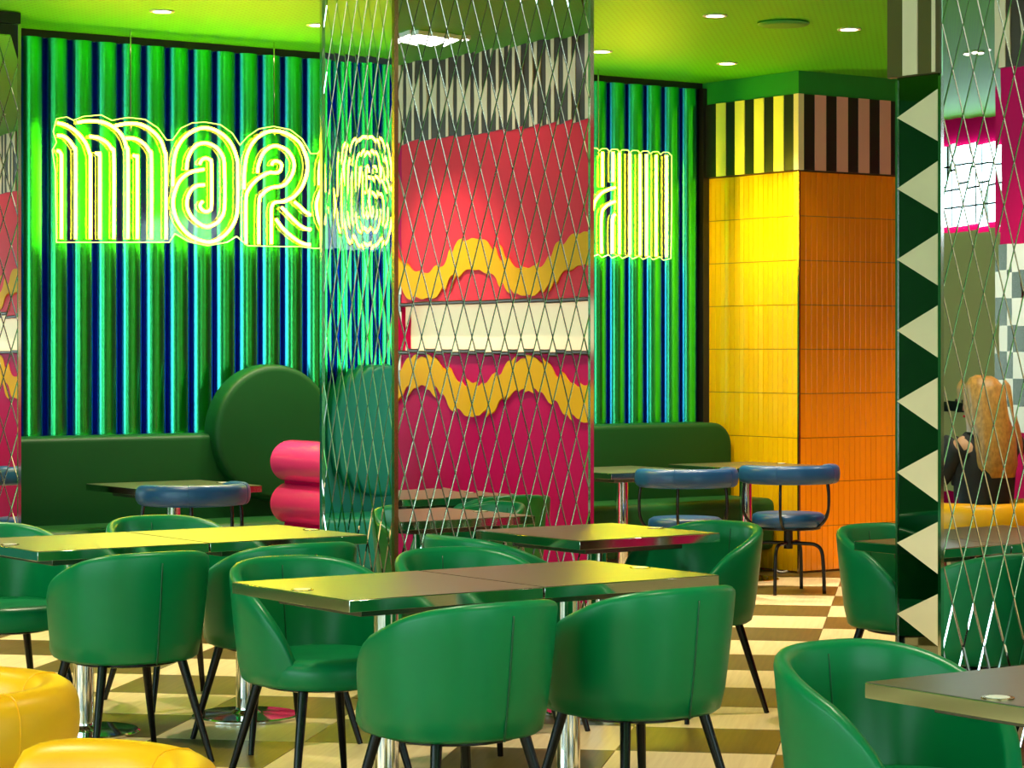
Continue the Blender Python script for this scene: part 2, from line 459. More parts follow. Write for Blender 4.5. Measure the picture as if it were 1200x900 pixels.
# ------------------------------------------------------------------ mural block, seen in the mirrored columns
MX = 8.85; MY0, MY1 = 3.60, 7.0
mural = struct(MB().box(MX+.02, MX+.9, MY0, MY1, 0, 1.47).box(MX+.02, MX+.9, MY0, MY1, 1.81, CEIL).box(MX+.12, MX+.9, MY0, MY1, 1.47, 1.81).box(MX, MX+.12, MY0, 3.80, 1.47, 1.81).box(MX, MX+.02, MY0, 3.80, 1.81, 2.86).build('wall_mural', 'magenta'),
               'glossy red and magenta mural wall with wavy yellow lips and a cream niche', 'wall')
MB().box(MX, MX+.02, 3.80, MY1, 1.81, 2.86).build('red_panel', 'red', mural)
MB().box(MX, MX+.02, MY0, MY1, .0, 1.47).build('magenta_panel', 'magenta', mural)
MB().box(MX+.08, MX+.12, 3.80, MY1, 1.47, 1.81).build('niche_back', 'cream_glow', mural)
for z in (1.47, 1.785): MB().box(MX-.03, MX+.05, 3.80, MY1, z, z+.028).build('niche_lip', 'dark_brown', mural, bevel=.01)
def wave(zu0, zu1, zl0, zl1, ph, name):
    n = 96; up = []; lo = []
    for k in range(n+1):
        y = 3.80 + (MY1-3.80)*k/n; c = math.cos(2*PI*(y-ph)/1.16)
        c2 = math.copysign(abs(c)**.8, c)
        up.append((y, (zu0+zu1)/2 + c2*(zu1-zu0)/2)); lo.append((y, (zl0+zl1)/2 + c2*(zl1-zl0)/2))
    vs = []; fs = []
    for a, b_ in zip(up, lo):
        vs += [(MX, *a), (MX-.018, *a), (MX-.018, *b_), (MX, *b_)]
    for k in range(n):
        for q in range(4): fs.append((4*k+q, 4*k+(q+1) % 4, 4*k+4+(q+1) % 4, 4*k+4+q))
    MB().add(vs, fs).build(name, 'mural_yellow', mural)
wave(2.00, 2.20, 1.83, 2.00, 4.70, 'wavy_band')
wave(1.28, 1.46, 1.08, 1.26, 5.28, 'wavy_band')
MB().box(MX-.01, MX+.9, MY0-.01, MY1+.01, 2.86, CEIL).build('frieze', 'dark_brown', mural)
y = MY0
while y < MY1-.1:
    MB().box(MX-.018, MX-.01, y, y+.075, 2.862, CEIL-.002).build('frieze_stripe', 'cream_paint', mural); y += .19

for k in range(2):
    for j in range(7):
        MB().box(MX-.012, MX, 3.60+k*.095, 3.695+k*.095, 1.10+j*.13, 1.23+j*.13).build('check_panel', 'white_plastic' if (k+j) % 2 else 'dark_steel', mural)

# ------------------------------------------------------------------ mirrored columns
B_IN = .0034; T_D = .010; GAP = .0016
def diamond_mesh(w_, h, n=8, pillow=8e-5):
    """bevelled mirror lozenge in the local XZ plane, facing -Y; n x n pillowed centre"""
    rho = w_*h/math.hypot(w_, h); s0 = 1-B_IN/rho; s1 = 1-GAP/rho
    b = MB(); vs = []; fs = []
    for i in range(n+1):
        for j in range(n+1):
            s = -1+2*i/n; t = -1+2*j/n
            xx = w_*(s-t)/2*s0; z = h*(s+t)/2*s0
            vs.append((xx, -(T_D + pillow*(1-s*s)*(1-t*t)), z))
    for i in range(n):
        for j in range(n):
            fs.append((i*(n+1)+j, (i+1)*(n+1)+j, (i+1)*(n+1)+j+1, i*(n+1)+j+1))
    b.add(vs, fs)
    O = [(0,-h),(w_,0),(0,h),(-w_,0)]
    ring = [(x_*s0, -T_D, z_*s0) for x_, z_ in O] + [(x_*s1, -T_D+.0024, z_*s1) for x_, z_ in O] + [(x_*s1, 0, z_*s1) for x_, z_ in O]
    fs2 = [(k, (k+1) % 4, 4+(k+1) % 4, 4+k) for k in range(4)] + [(4+k, 4+(k+1) % 4, 8+(k+1) % 4, 8+k) for k in range(4)]
    b.add(ring, fs2)
    me = b.mesh('mirror_tile', 'mirror', fix=False)
    me.materials.append(M['mirror_edge'])
    for k, p in enumerate(me.polygons):
        p.use_smooth = k < n*n; p.material_index = 0 if k < n*n else 1
    return me
def poly_tile(P):
    """flat bevelled mirror piece for the cut edges"""
    c = (sum(p[0] for p in P)/len(P), sum(p[1] for p in P)/len(P)); n = len(P)
    sc = lambda p, s: (c[0]+(p[0]-c[0])*s, c[1]+(p[1]-c[1])*s)
    Q = [sc(p, .86) for p in P]; R = [sc(p, .98) for p in P]
    vs = [(q[0], -T_D, q[1]) for q in Q] + [(q[0], -T_D+.0024, q[1]) for q in R] + [(q[0], 0, q[1]) for q in R]
    fs = [tuple(range(n))] + [(k, (k+1) % n, n+(k+1) % n, n+k) for k in range(n)] + [(n+k, n+(k+1) % n, 2*n+(k+1) % n, 2*n+k) for k in range(n)]
    return vs, fs
def mirror_face(col, org, rz, width, ncol, rows, h, zb, zvis, cvis=None, tilt=.0009):
    """lozenge cladding; local x runs along the face from org, -y is the outside"""
    w_ = width/ncol/2; me = diamond_mesh(w_, h)
    rest = MB(); ca, sa = math.cos(rz), math.sin(rz)
    tr = lambda v: (org[0]+v[0]*ca-v[1]*sa, org[1]+v[0]*sa+v[1]*ca, v[2])
    for r in range(2*rows+1):
        for c in range(ncol+1):
            xx = (c+.5)*2*w_ if r % 2 else c*2*w_
            if xx > width+1e-6: continue
            z = zb + r*h
            L = -1 if xx > 1e-4 else 0; Rr = 1 if xx < width-1e-4 else 0
            D = 1 if r > 0 else 0; U = 1 if r < 2*rows else 0
            P = []
            if D: P.append((xx, z-h))
            elif Rr and not L: P.append((xx, z))
            if not D and L and Rr: pass
            if Rr: P.append((xx+w_, z))
            if U: P.append((xx, z+h))
            if L: P.append((xx-w_, z))
            if not D and L and not Rr: P.append((xx, z))
            full = L and Rr and D and U
            vis = zvis[0] <= z <= zvis[1] and (cvis is None or cvis[0] <= xx <= cvis[1])
            if len(P) < 3: continue
            if full and vis:
                o = obj('mirror_tile', me, col, tr((xx, 0, z)))
                o.rotation_euler = (random.uniform(-tilt, tilt), 0, rz+random.uniform(-tilt, tilt))
            else:
                vs, fs = poly_tile(P)
                if vis:
                    o = obj('mirror_tile', MB().add([(v[0]-xx, v[1], v[2]-z) for v in vs], fs).mesh('mirror_tile', 'mirror', fix=False), col, tr((xx, 0, z)))
                    o.rotation_euler = (0, 0, rz)
                else:
                    rest.add([tr(v) for v in vs], fs)
    if rest.v:
        o = bpy.data.objects.new('mirror_tile_field', rest.mesh('mirror_tile_field', 'mirror', fix=False)); C.objects.link(o)
        o.parent = col; o['kind'] = 'stuff'
HH = .1455
# central column
c1x, c1y = 5.645, 8.76; c1w, c1d = 1.035, .585
col1 = thing('mirrored_column', 'free-standing pillar clad in mirror lozenges between the dining tables', 'column', (0,0,0))
MB().box(c1x+.004, c1x+c1w-.004, c1y+.004, c1y+c1d-.004, 0, CEIL).build('core', 'black_paint', col1)
mirror_face(col1, (c1x, c1y+.004), 0, c1w, 12, 11, HH, .10, (.62, 3.06))
mirror_face(col1, (c1x+.004, c1y+c1d), -PI/2, c1d, 7, 11, HH, .10, (.85, 3.06))
for (a, b_) in ((c1x-.004, c1y-.004), (c1x+c1w-.006, c1y-.006), (c1x-.006, c1y+c1d-.006)):
    MB().box(a-.008, a+.012, b_-.008, b_+.012, 0, CEIL).build('corner_strip', 'brass' if (a, b_) == (c1x-.004, c1y-.004) else 'edge_steel', col1)
MB().box(c1x-.015, c1x+c1w+.015, c1y-.015, c1y+c1d+.015, 0, .09).build('plinth', 'edge_steel', col1, bevel=.004)
# column at the end of the bench
c0x1, c0y = 5.73, 12.74
col0 = thing('mirrored_pilaster', 'mirror lozenge pilaster standing against the fluted wall at the bench end', 'column')
MB().box(c0x1-1.07, c0x1-.004, c0y+.004, 13.30, 0, 3.30).build('core', 'black_paint', col0)
mirror_face(col0, (c0x1-1.077, c0y+.004), 0, 1.077, 12, 11, HH, .04, (.4, 3.3), (.70, 1.08))
MB().box(c0x1-.006, c0x1+.012, c0y-.012, c0y+.006, 0, 3.30).build('corner_strip', 'edge_steel', col0)
MB().box(c0x1-1.08, c0x1+.01, c0y-.012, 13.30, 3.305, 3.365).build('cap', 'black_paint', col0)
# slim column beside the right-hand tables
c3x, c3y = 6.06, 5.99; c3w, c3d = 1.10, .213
col3 = thing('mirrored_partition', 'slim pillar with cream triangles up one side and mirror lozenges on the other', 'column')
MB().box(c3x+.004, c3x+c3w, c3y+.004, c3y+c3d-.004, 0, CEIL).build('core', 'black_paint', col3)
mirror_face(col3, (c3x, c3y+.004), 0, c3w, 11, 11, .1515, .03, (.6, 2.9), (0, .62))
MB().box(c3x-.002, c3x+.004, c3y+.008, c3y+c3d-.006, 0, 2.45).build('side_mirror', 'mirror_dark', col3)
P3 = .245; z = 1.5 - (553-410)/2900*8.57 - 4*P3
while z < 2.5:
    m_ = MB(); ya, yb = c3y+.010, c3y+c3d-.008
    zb, zt = z-P3*.38, z+P3*.34
    zt = min(zt, 2.43)
    if zb > .02 and z < 2.40:
        m_.prism([(yb, z), (ya, zb), (ya, zt)], 'x', c3x-.006, c3x-.002)
        m_.build('triangle_inlay', 'cream_paint', col3)
    z += P3
MB().box(c3x-.008, c3x+.006, c3y-.008, c3y+.006, 0, 2.43).build('corner_strip', 'edge_steel', col3)
MB().box(c3x-.006, c3x+.006, c3y+c3d-.010, c3y+c3d, 0, 2.43).build('corner_strip', 'edge_steel', col3)
cap = MB().box(c3x-.025, c3x+.002, c3y+.0, c3y+c3d+.02, 2.44, CEIL-.001).build('capital', 'olive_paint', col3)
MB().box(c3x-.029, c3x-.025, c3y+.085, c3y+.155, 2.442, CEIL-.002).build('capital_stripe', 'cream_paint', col3)
MB().box(c3x-.029, c3x-.025, c3y+.001, c3y+.016, 2.442, CEIL-.002).build('capital_stripe', 'cream_paint', col3)

# ------------------------------------------------------------------ banquette
bq = thing('banquette', 'long dark green leather banquette between the pilaster and the tiled pier', 'bench')
def rbox(x0, x1, y0, y1, z0, z1, name, m, parent, r, seg=5):
    o = MB().box(x0, x1, y0, y1, z0, z1).build(name, m, parent)
    bv = o.modifiers.new('round', 'BEVEL'); bv.width = r; bv.segments = seg; bv.limit_method = 'NONE'
    o.data.shade_smooth(); return o
def bench_back(x0, x1, lm='bench_leather'):
    r = .16; pts = [(x0, .42), (x1, .42)]
    for k in range(9):
        a = PI/2*k/8; pts.append((x1-r+r*math.cos(a), 1.0-r+r*math.sin(a)))
    pts.append((x0, 1.0))
    o = MB().prism(pts, 'y', 13.03, 13.30).build('backrest', lm, bq)
    bv = o.modifiers.new('round', 'BEVEL'); bv.width = .035; bv.segments = 4; bv.limit_method = 'ANGLE'; bv.angle_limit = math.radians(40)
    o.data.shade_smooth(); return o
def bay(x0, x1, xh, lm='bench_leather'):
    bench_back(x0, x1, lm)
    rbox(x0, x1-.01, 12.56, 13.05, .15, .50, 'seat', lm, bq, .055)
    MB().box(x0+.02, x1-.12, 12.68, 13.28, 0, .16).build('base', 'black_paint', bq)
    hd = MB(); rings = []
    for r_, yy in [(.05, 0), (.37, 0), (.395, .006), (.408, .02), (.412, .04), (.412, .15)]:
        rings.append([(xh+r_*math.cos(2*PI*k/56), 12.955+yy, 1.0+r_*math.sin(2*PI*k/56)) for k in range(56)])
    hd.rings(rings); hd.build('headrest', lm, bq, smooth=35)
bay(5.76, 11.17, 7.50)
bq = thing('banquette', 'leather banquette coloured teal for the daylight on it, beyond the pilaster, reflected in the pillar side', 'bench')
bay(1.0, 4.63, 3.0, 'daylit_bench_leather')
# ------------------------------------------------------------------ pink roll divider
pd = thing('roll_divider', 'glossy pink divider of four stacked rolls beside the mirrored pillar', 'divider')
for k in range(4):
    zc = .122+.243*k
    sec = [(7.355+.150*math.copysign(abs(math.cos(2*PI*q/36))**.9, math.cos(2*PI*q/36)), zc+.1225*math.sin(2*PI*q/36)) for q in range(36)]
    MB().prism(sec, 'y', 11.35, 12.52).build('roll', 'pink_metal', pd, smooth=35)
MB().box(7.295, 7.415, 11.36, 12.51, 0, .96).build('core', 'magenta', pd)

# ------------------------------------------------------------------ tub chair
def make_tub():
    t = thing('tub_chair', '', 'chair')
    # shell: back at -Y, faces +Y
    ns = 44; AM = math.radians(136); th = .042; zb = .375
    rings = []
    for i in range(ns+1):
        s = -1 + 2*i/ns
        s = math.copysign(1-(1-abs(s))**1.35, s)*.999
        a = s*AM
        ztop = zb + .405*max(1-abs(s)**2.55, 0)**.57
        hgt = max(ztop-zb, .012)
        ring = []
        def pt(z, off):
            f = (z-zb)/.405
            tp = .885 + .16*f - .045*f*f          # narrower at the bottom
            rx, ry = .293*tp, .290*tp
            ex = .86
            cx_, cy_ = math.sin(a), -math.cos(a)
            px_ = rx*math.copysign(abs(cx_)**ex, cx_); py_ = ry*math.copysign(abs(cy_)**ex, cy_)
            L = math.hypot(px_, py_)
            return (px_*(1+off/L), py_*(1+off/L) - .015*f, z)
        tk = min(th, hgt*.8)
        rr = min(tk/2, hgt*.45)
        for k in range(7): ring.append(pt(zb + .012 + (hgt-rr-.012)*k/6, 0 if k else -.006))
        for k in range(1, 6):
            q = PI*k/6; ring.append(pt(ztop-rr+rr*math.sin(q), -tk/2+tk/2*math.cos(q)))
        for k in range(7): ring.append(pt(ztop-rr - (hgt-rr-.004)*k/6, -tk))
        ring.append(pt(zb, -tk*.5)); rings.append(ring)
    sh = MB().rings(rings).build('shell', 'green_leather', t, smooth='all')
    # seams in the middle of the back
    sm = MB()
    path = [(0, -(.292*(.885+.16*f-.045*f*f)+.0005) - .015*f + .0015, zb+.405*f) for f in [k/10 for k in range(11)]]
    sm.tube([p for p in path if p[2] < .775] , .0035, 6)
    path2 = [(0, -(.290*(.885+.16*f-.045*f*f)) - .015*f + th + .0005, zb+.405*f) for f in [.22+.078*k for k in range(10)]]
    sm.tube(path2, .0025, 6)
    sm.build('seam', 'green_seam', t, smooth='all')
    # seat cushion
    out = []
    for k in range(40):
        a = 2*PI*k/40; c, s_ = math.cos(a), math.sin(a)
        xx = .243*math.copysign(abs(c)**.75, c); yy = .262*math.copysign(abs(s_)**.75, s_)+.028
        out.append((xx, yy))
    sc = [(.80, .372), (.95, .376), (1.0, .398), (1.005, .43), (.985, .455), (.93, .468), (.80, .474), (.5, .470), (.2, .466)]
    rs = [[(x_*k, (y_-.028)*k+.028, z) for x_, y_ in out] for k, z in sc]
    MB().rings(rs).build('seat', 'green_leather', t, smooth='all')
    MB().lathe([(.17, .355), (.19, .36), (.19, .376)], 24).build('under_frame', 'black_metal', t, smooth=40)
    for sx in (-1, 1):
        for sy in (-1, 1):
            top = Vector((sx*.155, sy*.150+.01, .38)); bot = Vector((sx*.235, sy*.235+.005, 0))
            MB().tube([top, top.lerp(bot, .5), bot], [.0175, .0145, .0105], 12).build('leg', 'black_metal', t, smooth=50)
    return t
tub = make_tub()
FACE_N, FACE_S, FACE_E, FACE_W = 0, PI, -PI/2, PI/2
GT = 'green leather tub chairs'
tubs = [
 (4.10, 6.05, FACE_N, 'green tub chair at the paired tables\' near side, next to the yellow chairs'),
 (4.81, 6.08, FACE_N, 'green tub chair backing onto open checkered floor, facing the mirrored pillar across paired tables'),
 (4.36, 7.24, FACE_S, 'green tub chair facing out from under the corner of the paired tables'),
 (5.03, 7.24, FACE_S, 'green tub chair behind the paired tables, close to the square table by the pillar'),
 (4.11, 8.20, FACE_N, 'green tub chair with back seam showing, before the paired tables by the pilaster'),
 (4.77, 8.24, FACE_N, 'shaded green tub chair before the paired tables, beside the mirrored pillar'),
 (4.17, 9.42, FACE_S, 'green tub chair facing the room from behind the tables nearest the pilaster'),
 (4.97, 9.42, FACE_S, 'green tub chair behind the tables, next to the pink roll divider'),
 (6.54, 7.92, FACE_W+.10, 'green tub chair tucked under the square table, on the tiled pier side'),
 (5.65, 7.98, FACE_E, 'green tub chair tucked under the square table, mirrored pillar behind'),
 (7.17, 7.24, FACE_S, 'green tub chair alone at the dark table behind the triangle-sided pillar'),
 (4.20, 4.27, FACE_S, 'green tub chair at the dark table with the gold edge reflection'),
 (6.62, 5.60, FACE_S, 'green tub chair with its back against the mirror lozenges of the slim pillar'),
 (7.30, 5.60, FACE_S, 'green tub chair near the mural wall, back to the slim pillar'),
]
for k, (x, y, a, lb) in enumerate(tubs):
    a += random.uniform(-.03, .03)
    if k == 0:
        tub.location = (x, y, 0); tub.rotation_euler = (0, 0, a); tub['label'] = lb; tub['group'] = GT
    else: dup(tub, (x, y, 0), a, lb, GT)

# ------------------------------------------------------------------ tables
def make_table(name, grommet=0):
    """origin at the floor under the centre"""
    t = thing(name, '', 'table'); h = .359
    MB().box(-h, h, -h, h, .714, .749).build('edge_band', 'edge_steel', t, bevel=.0012)
    MB().box(-h+.002, h-.002, -h+.002, h-.002, .7485, .7510).build('table_top', 'tabletop', t)
    MB().box(-.25, .25, -.25, .25, .685, .715).build('under_plate', 'dark_steel', t, bevel=.002)
    MB().lathe([(.041, .018), (.041, .69)], 28).build('post', 'chrome', t, smooth=40)
    MB().lathe([(.215, 0), (.220, .003), (.220, .010), (.212, .015), (.060, .020), (.048, .030), (.042, .034)], 48).build('base', 'chrome', t, smooth=30)
    if grommet:
        g = MB().lathe([(.036, .7505), (.036, .7535), (.030, .754)], 28, (grommet*.31, .0, 0)).build('charging_pad', 'brass', t, smooth=40)
        MB().lathe([(.027, .7535), (.026, .7548)], 28, (grommet*.31, .0, 0)).build('pad_face', 'white_plastic', g, smooth=40)
    return t
tb = {-1: make_table('dining_table', -1), 1: make_table('dining_table', 1)}
used = set()
def place_table(x, y, g, label, group):
    if g in used: return dup(tb[g], (x, y, 0), 0, label, group)
    used.add(g); t = tb[g]; t.location = (x, y, 0); t['label'] = label; t['group'] = group; return t
GD = 'glossy dark dining tables on chrome posts'
place_table(4.26, 6.665, -1, 'dining table with mirrored edge, nearest the yellow chairs in its pair', GD)
place_table(4.985, 6.665, 1, 'dining table half of a pair, on the side of the open checkered floor', GD)
place_table(4.26, 8.86, -1, 'dining table of the pair before the pilaster, its outer end', GD)
place_table(4.985, 8.86, 1, 'dining table of the pair whose end points at the mirrored pillar', GD)
place_table(6.215, 8.11, 1, 'single square dining table with orange sheen in front of mirrored pillar', GD)
place_table(7.085, 6.76, 1, 'dark dining table half hidden behind the triangle-sided pillar', GD)
place_table(4.25, 3.725, -1, 'dark dining table with gold edge and white charging pad by the last tub chair', GD)
place_table(4.975, 3.725, 1, 'dark dining table joined to the gold-edged one', GD)
place_table(6.75, 4.95, -1, 'dark dining table before the mirror lozenges of the slim pillar', GD)
place_table(7.475, 4.95, 1, 'dark dining table close to the mural wall', GD)
GB = 'bench tables'
place_table(6.46, 12.30, 1, 'dark bench table with a blue round-backed chair beside the pilaster', GB)
place_table(7.90, 12.36, 1, 'dark bench table under the round headrest, behind the pink rolls', GB)
place_table(9.56, 12.22, -1, 'dark bench table between the mirrored pillar and the tiled pier', GB)
place_table(10.60, 12.24, 1, 'dark bench table against the yellow tiles', GB)

# ------------------------------------------------------------------ swivel chair
def make_swivel(leather, fat=1.0):
    t = thing('swivel_chair', '', 'chair')
    MB().lathe([(.10, .405), (.205, .41), (.222, .425), (.226, .455), (.220, .480), (.200, .492), (.10, .497)], 40).build('seat', leather, t, smooth='all')
    MB().lathe([(.19, .392), (.20, .396), (.20, .408)], 32).build('seat_pan', 'black_metal', t, smooth=40)
    # curved padded backrest, centre at -Y
    n = 40; am = math.radians(112); R = .27; path = []; sc = []
    for i in range(n+1):
        s = -1+2*i/n; a = s*am
        path.append((R*1.04*math.sin(a), -R*math.cos(a), .735))
        e = max(1-abs(s)**14, .02)**.5; sc.append((e, e))
    sec = superellipse(.040*fat, .058*fat, .75, 20)
    MB().sweep(path, sec, scale=sc).build('backrest', leather, t, smooth='all')
    for s in (-.33, .33):
        sm = MB()
        a = s*am; c = Vector((R*1.04*math.sin(a), -R*math.cos(a), .735)); rad = Vector((math.sin(a), -math.cos(a), 0))
        sm.tube([c+rad*p[0]*1.012+Vector((0,0,p[1]*1.012)) for p in superellipse(.040*fat, .058*fat, .75, 20)+[(.040*fat, 0)]], .0015, 5, caps=False)
        sm.build('seam', leather, t)
    fr = MB()
    for s in (-.86, -.30, .30, .86):
        a = s*am; top = Vector((R*1.04*math.sin(a), -R*math.cos(a), .70)); d = Vector((math.sin(a), -math.cos(a), 0))
        p = spline([top, top+Vector((0,0,-.10))+d*.012, top+Vector((0,0,-.22))-d*.0, Vector((d.x*.20, d.y*.20, .405)), Vector((d.x*.10, d.y*.10, .398))], 5)
        fr.tube(p, .0095, 8)
    fr.build('back_frame', 'black_metal', t, smooth='all')
    MB().lathe([(.028, .27), (.028, .395)], 16).lathe([(.055, .383), (.055, .396)], 20).build('swivel_post', 'black_metal', t, smooth=40)
    for k in range(4):
        a = PI/4+PI/2*k; d = Vector((math.cos(a), math.sin(a), 0))
        p = spline([d*.015+Vector((0,0,.305)), d*.10+Vector((0,0,.305)), d*.175+Vector((0,0,.300)), d*.215+Vector((0,0,.265)), d*.228+Vector((0,0,.18)), d*.235], 5)
        MB().tube(p, .0115, 10).build('leg', 'black_metal', t, smooth='all')
    return t
sw = make_swivel('blue_leather')
sw.location = (6.26, 11.72, 0); sw.rotation_euler = (0,0,.12)
sw['label'] = 'blue round-backed swivel chair at the bench table beside the pink rolls'; sw['group'] = 'blue swivel chairs'
dup(sw, (9.50, 11.52, 0), -.25, 'blue round-backed swivel chair at the bench table away from the tiled pier', 'blue swivel chairs')
dup(sw, (10.29, 11.48, 0), -.30, 'blue round-backed swivel chair standing free before the orange tiles', 'blue swivel chairs')
ys = make_swivel('yellow_leather', 1.32)
ys.location = (1.98, 4.88, 0); ys.rotation_euler = (0, 0, .9)
ys['label'] = 'yellow round-backed chair beside the chrome posts of the paired tables'; ys['group'] = 'yellow swivel chairs'
dup(ys, (1.735, 3.815, 0), .9, 'yellow round-backed chair with only the top of its backrest showing', 'yellow swivel chairs')
dup(ys, (8.32, 3.98, 0), PI, 'yellow round-backed chair reflected in the slim pillar, a person seated on it', 'yellow swivel chairs')

# ------------------------------------------------------------------ neon sign
NS = 13.06
M['neon_back'] = mat('neon_back', (.75, .72, .45), .5)  # opaque tube backs, added to keep neon glare off the flutes
def neon_tube(pts, parent):
    o = MB().tube(pts, .0092, 12).build('neon_tube', 'neon', parent, smooth='all')
    o.data.materials.append(M['neon_back'])
    for p in o.data.polygons:
        if p.normal.y > .30: p.material_index = 1
    return o
sign = thing('neon_sign', 'yellow neon lettering on a clear plate hung before the fluted wall', 'sign')
strokes = [
 [(67,176.5),(70,178),(71.8,182),(72,190),(72,280)],
 [(67.5,158.7),(75,160),(82,166),(87,174),(88.5,183),(88.5,280)],
 [(67.5,144),(78,147),(90,155),(100,167),(105,180),(106,190),(106,280)],
 [(112,179),(115.5,181.5),(117,187),(117,280)],
 [(105,160),(115,161.5),(125,167),(131,175),(133.5,184),(133.5,280)],
 [(91,143.5),(104,141.7),(120,143),(133,149),(143,159),(148,172),(150,184),(150,280)],
 [(156,182),(160,184),(161,190),(161,280)],
 [(148,162),(158,162.5),(168,168),(175,177),(177.5,188),(177.5,280)],
 [(135,147.5),(150,144.7),(165,146),(178,153),(188,164),(193,178),(194.5,190),(194.5,280)],
 [(202.5,218),(203.5,193),(208,173),(220,157.5),(239,149.7),(257,155),(270,167),(277.5,185),(278.5,200),(278.5,240),(276,257),(267,272),(255,281),(241,283.5),(222,276),(208.5,260),(203.3,243),(203.7,230),(210,213),(222,202.5),(239,198.5)],
 [(218.5,199),(220.5,185),(228,172),(240,167.5),(253,172.5),(261,183),(263,197),(263,243),(258,257),(250,263.5),(240,265.5),(228,258),(221,248),(219,237),(222.5,225),(230,218),(239.5,216.7)],
 [(234,192.5),(236.5,187.5),(241,185.3),(246,187.5),(247.7,193),(247.8,240),(246,246),(241,248),(236,245),(234.5,240),(237.5,236)],
 [(286,222),(286.7,200),(290,180),(298,165),(310,156),(323,153.3),(338,157.5),(351.7,168),(359,185),(360,200),(355,217),(345,230),(333,236),(323,237),(319,241),(318,250),(318,286)],
 [(301.7,202.5),(303,193),(308,180),(316.7,172.5),(325,171),(337,176.7),(344,188),(344,200),(338,212),(330,218),(318,220),(308,227),(303.7,237),(303.3,286)],
 [(318.5,193.5),(320,190),(324,188.7),(329.5,192),(329,199),(324,202.5),(315,202.5),(301.7,210),(291.7,221.7),(288.3,235),(288.3,286)],
 [(345,236.7),(351,241.7),(357.5,248),(364,252)],
 [(330,243),(341.7,255),(350,263),(358,268),(364,269)],
 [(323.3,256.7),(331.7,268),(343,278),(354,285),(363.5,287)],
 [(374,217),(374.5,195),(379,180),(390,168),(407,162),(424,168),(436,180),(442,195),(442,245),(438,262),(428,276),(408,287),(388,279),(375,262),(371,243),(373,230),(380,216),(392,207),(405,204)],
 [(694,176),(694,248),(698,235),(706.7,225),(720.8,219.7)],
 [(706,178),(706,219)], [(718.5,178),(718.5,213)],
 [(705,297),(705,253),(710,241.7),(720.8,236)], [(717.7,297),(718,258),(720.8,251.3)],
] + [[(x_, 179+(x_-727)*.06), (x_, 298+(x_-727)*.06)] for x_ in (726, 738, 750, 757.5, 769, 781)]
for k, st in enumerate(strokes):
    if k == 19:      # the bar and the arc below it are two tubes
        parts = [st[:2], st[1:]]
    else: parts = [st]
    for pp in parts:
        pts = [Vector((*on_wall(px, py, NS), 0)) for px, py in pp]
        pts = [Vector((p.x, NS, p.y)) for p in pts]
        neon_tube(spline(pts, 6) if len(pts) > 2 else pts, sign)
outline = [(66,284),(64.5,200),(61,176),(66,167),(62,154),(66,139),(78,137),(86,141),(97,136.5),(118,134.5),(131,141),(150,137.5),(170,140),(185,150),(195,164),(202,164),(212,150),(225,144),(240,143),(258,146),(272,156),(281,170),(290,160),(303,151),(320,148),(340,152),(354,163),(364,180),(372,180),(380,168),(400,157),(420,159),(440,172),(452,180)]
low = [(452,292),(420,294),(390,291),(368,291),(352,289),(330,289),(290,288),(277,277),(266,284),(243,288),(220,283),(205,274),(198,284)]
out2 = [(690,172)]
for k in range(8): out2 += [(690+12*k+3, 173.5+.7*k), (690+12*k+9, 173.5+.7*k), (690+12*k+12, 177+.7*k)]
out2 += [(787,182),(787,240),(786,303)]
for k in range(8): out2 += [(783-12*k-6, 305-.5*k), (783-12*k-10, 301-.5*k)]
out2 += [(690,300)]
for ol in (outline+low, out2):
    pts = [on_wall(px, py, NS+.02) for px, py in ol]
    MB().prism(pts, 'y', NS+.018, NS+.023).build('clear_plate', 'clear', sign)
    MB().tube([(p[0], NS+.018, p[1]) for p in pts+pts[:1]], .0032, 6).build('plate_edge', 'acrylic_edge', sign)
for px, py in ((153, 148), (321, 152), (701, 178), (420, 162)):
    x_, z_ = on_wall(px, py, NS+.02)
    MB().tube([(x_, NS+.02, z_-.03), (x_, NS+.02, CEIL)], .0045, 8).build('hanging_rod', 'edge_steel', sign)

# ------------------------------------------------------------------ ceiling fittings
def make_downlight():
    t = thing('downlight', 'small round recessed downlight in the green ceiling', 'ceiling light', group='recessed downlights')
    MB().rings([[(r_*math.cos(2*PI*k/28), r_*math.sin(2*PI*k/28), z_) for k in range(28)] for r_, z_ in ((.050, 0), (.068, 0), (.070, -.004), (.064, -.008), (.050, -.006))], closed=False, caps=False).build('trim_ring', 'white_plastic', t, smooth=40)
    MB().lathe([(.050, -.005), (.050, -.002)], 24).build('lens', 'lamp', t, smooth=40)
    return t
def ceil_pt(px, py):
    k = (px-600)/F_PX; d = F_PX*(CEIL-1.5)/(410-py)
    return (SY*d+CY*k*d, CY*d-SY*k*d)
dl = make_downlight(); first = True
lights = [ceil_pt(*p) for p in ((190, 13), (373, 29), (705, 60), (838, 18), (852, 74), (995, 34), (540, 40))]
lights += [(x, y) for x in (1.2, 4.6, 8.0, 11.4) for y in (1.0, 4.4, 7.2)] + [(3.3, 9.6), (2.2, 11.8), (5.2, 10.6), (12.1, 10.5), (13.4, 10.7)]  # the last two are unseen, added to brighten the orange tiles
for (x, y) in lights:
    if first: dl.location = (x, y, CEIL); first = False
    else: dup(dl, (x, y, CEIL), 0, dl['label'], dl['group'])
    L = bpy.data.lights.new('downlight_lamp', 'SPOT'); L.energy = SPOT_POWER; L.color = (1, .84, .62)
    L.spot_size = math.radians(105); L.spot_blend = .7; L.shadow_soft_size = .05
    lo = bpy.data.objects.new('downlight_lamp', L); C.objects.link(lo); lo.location = (x, y, CEIL-.03)
sx_, sy_ = ceil_pt(918, 26)
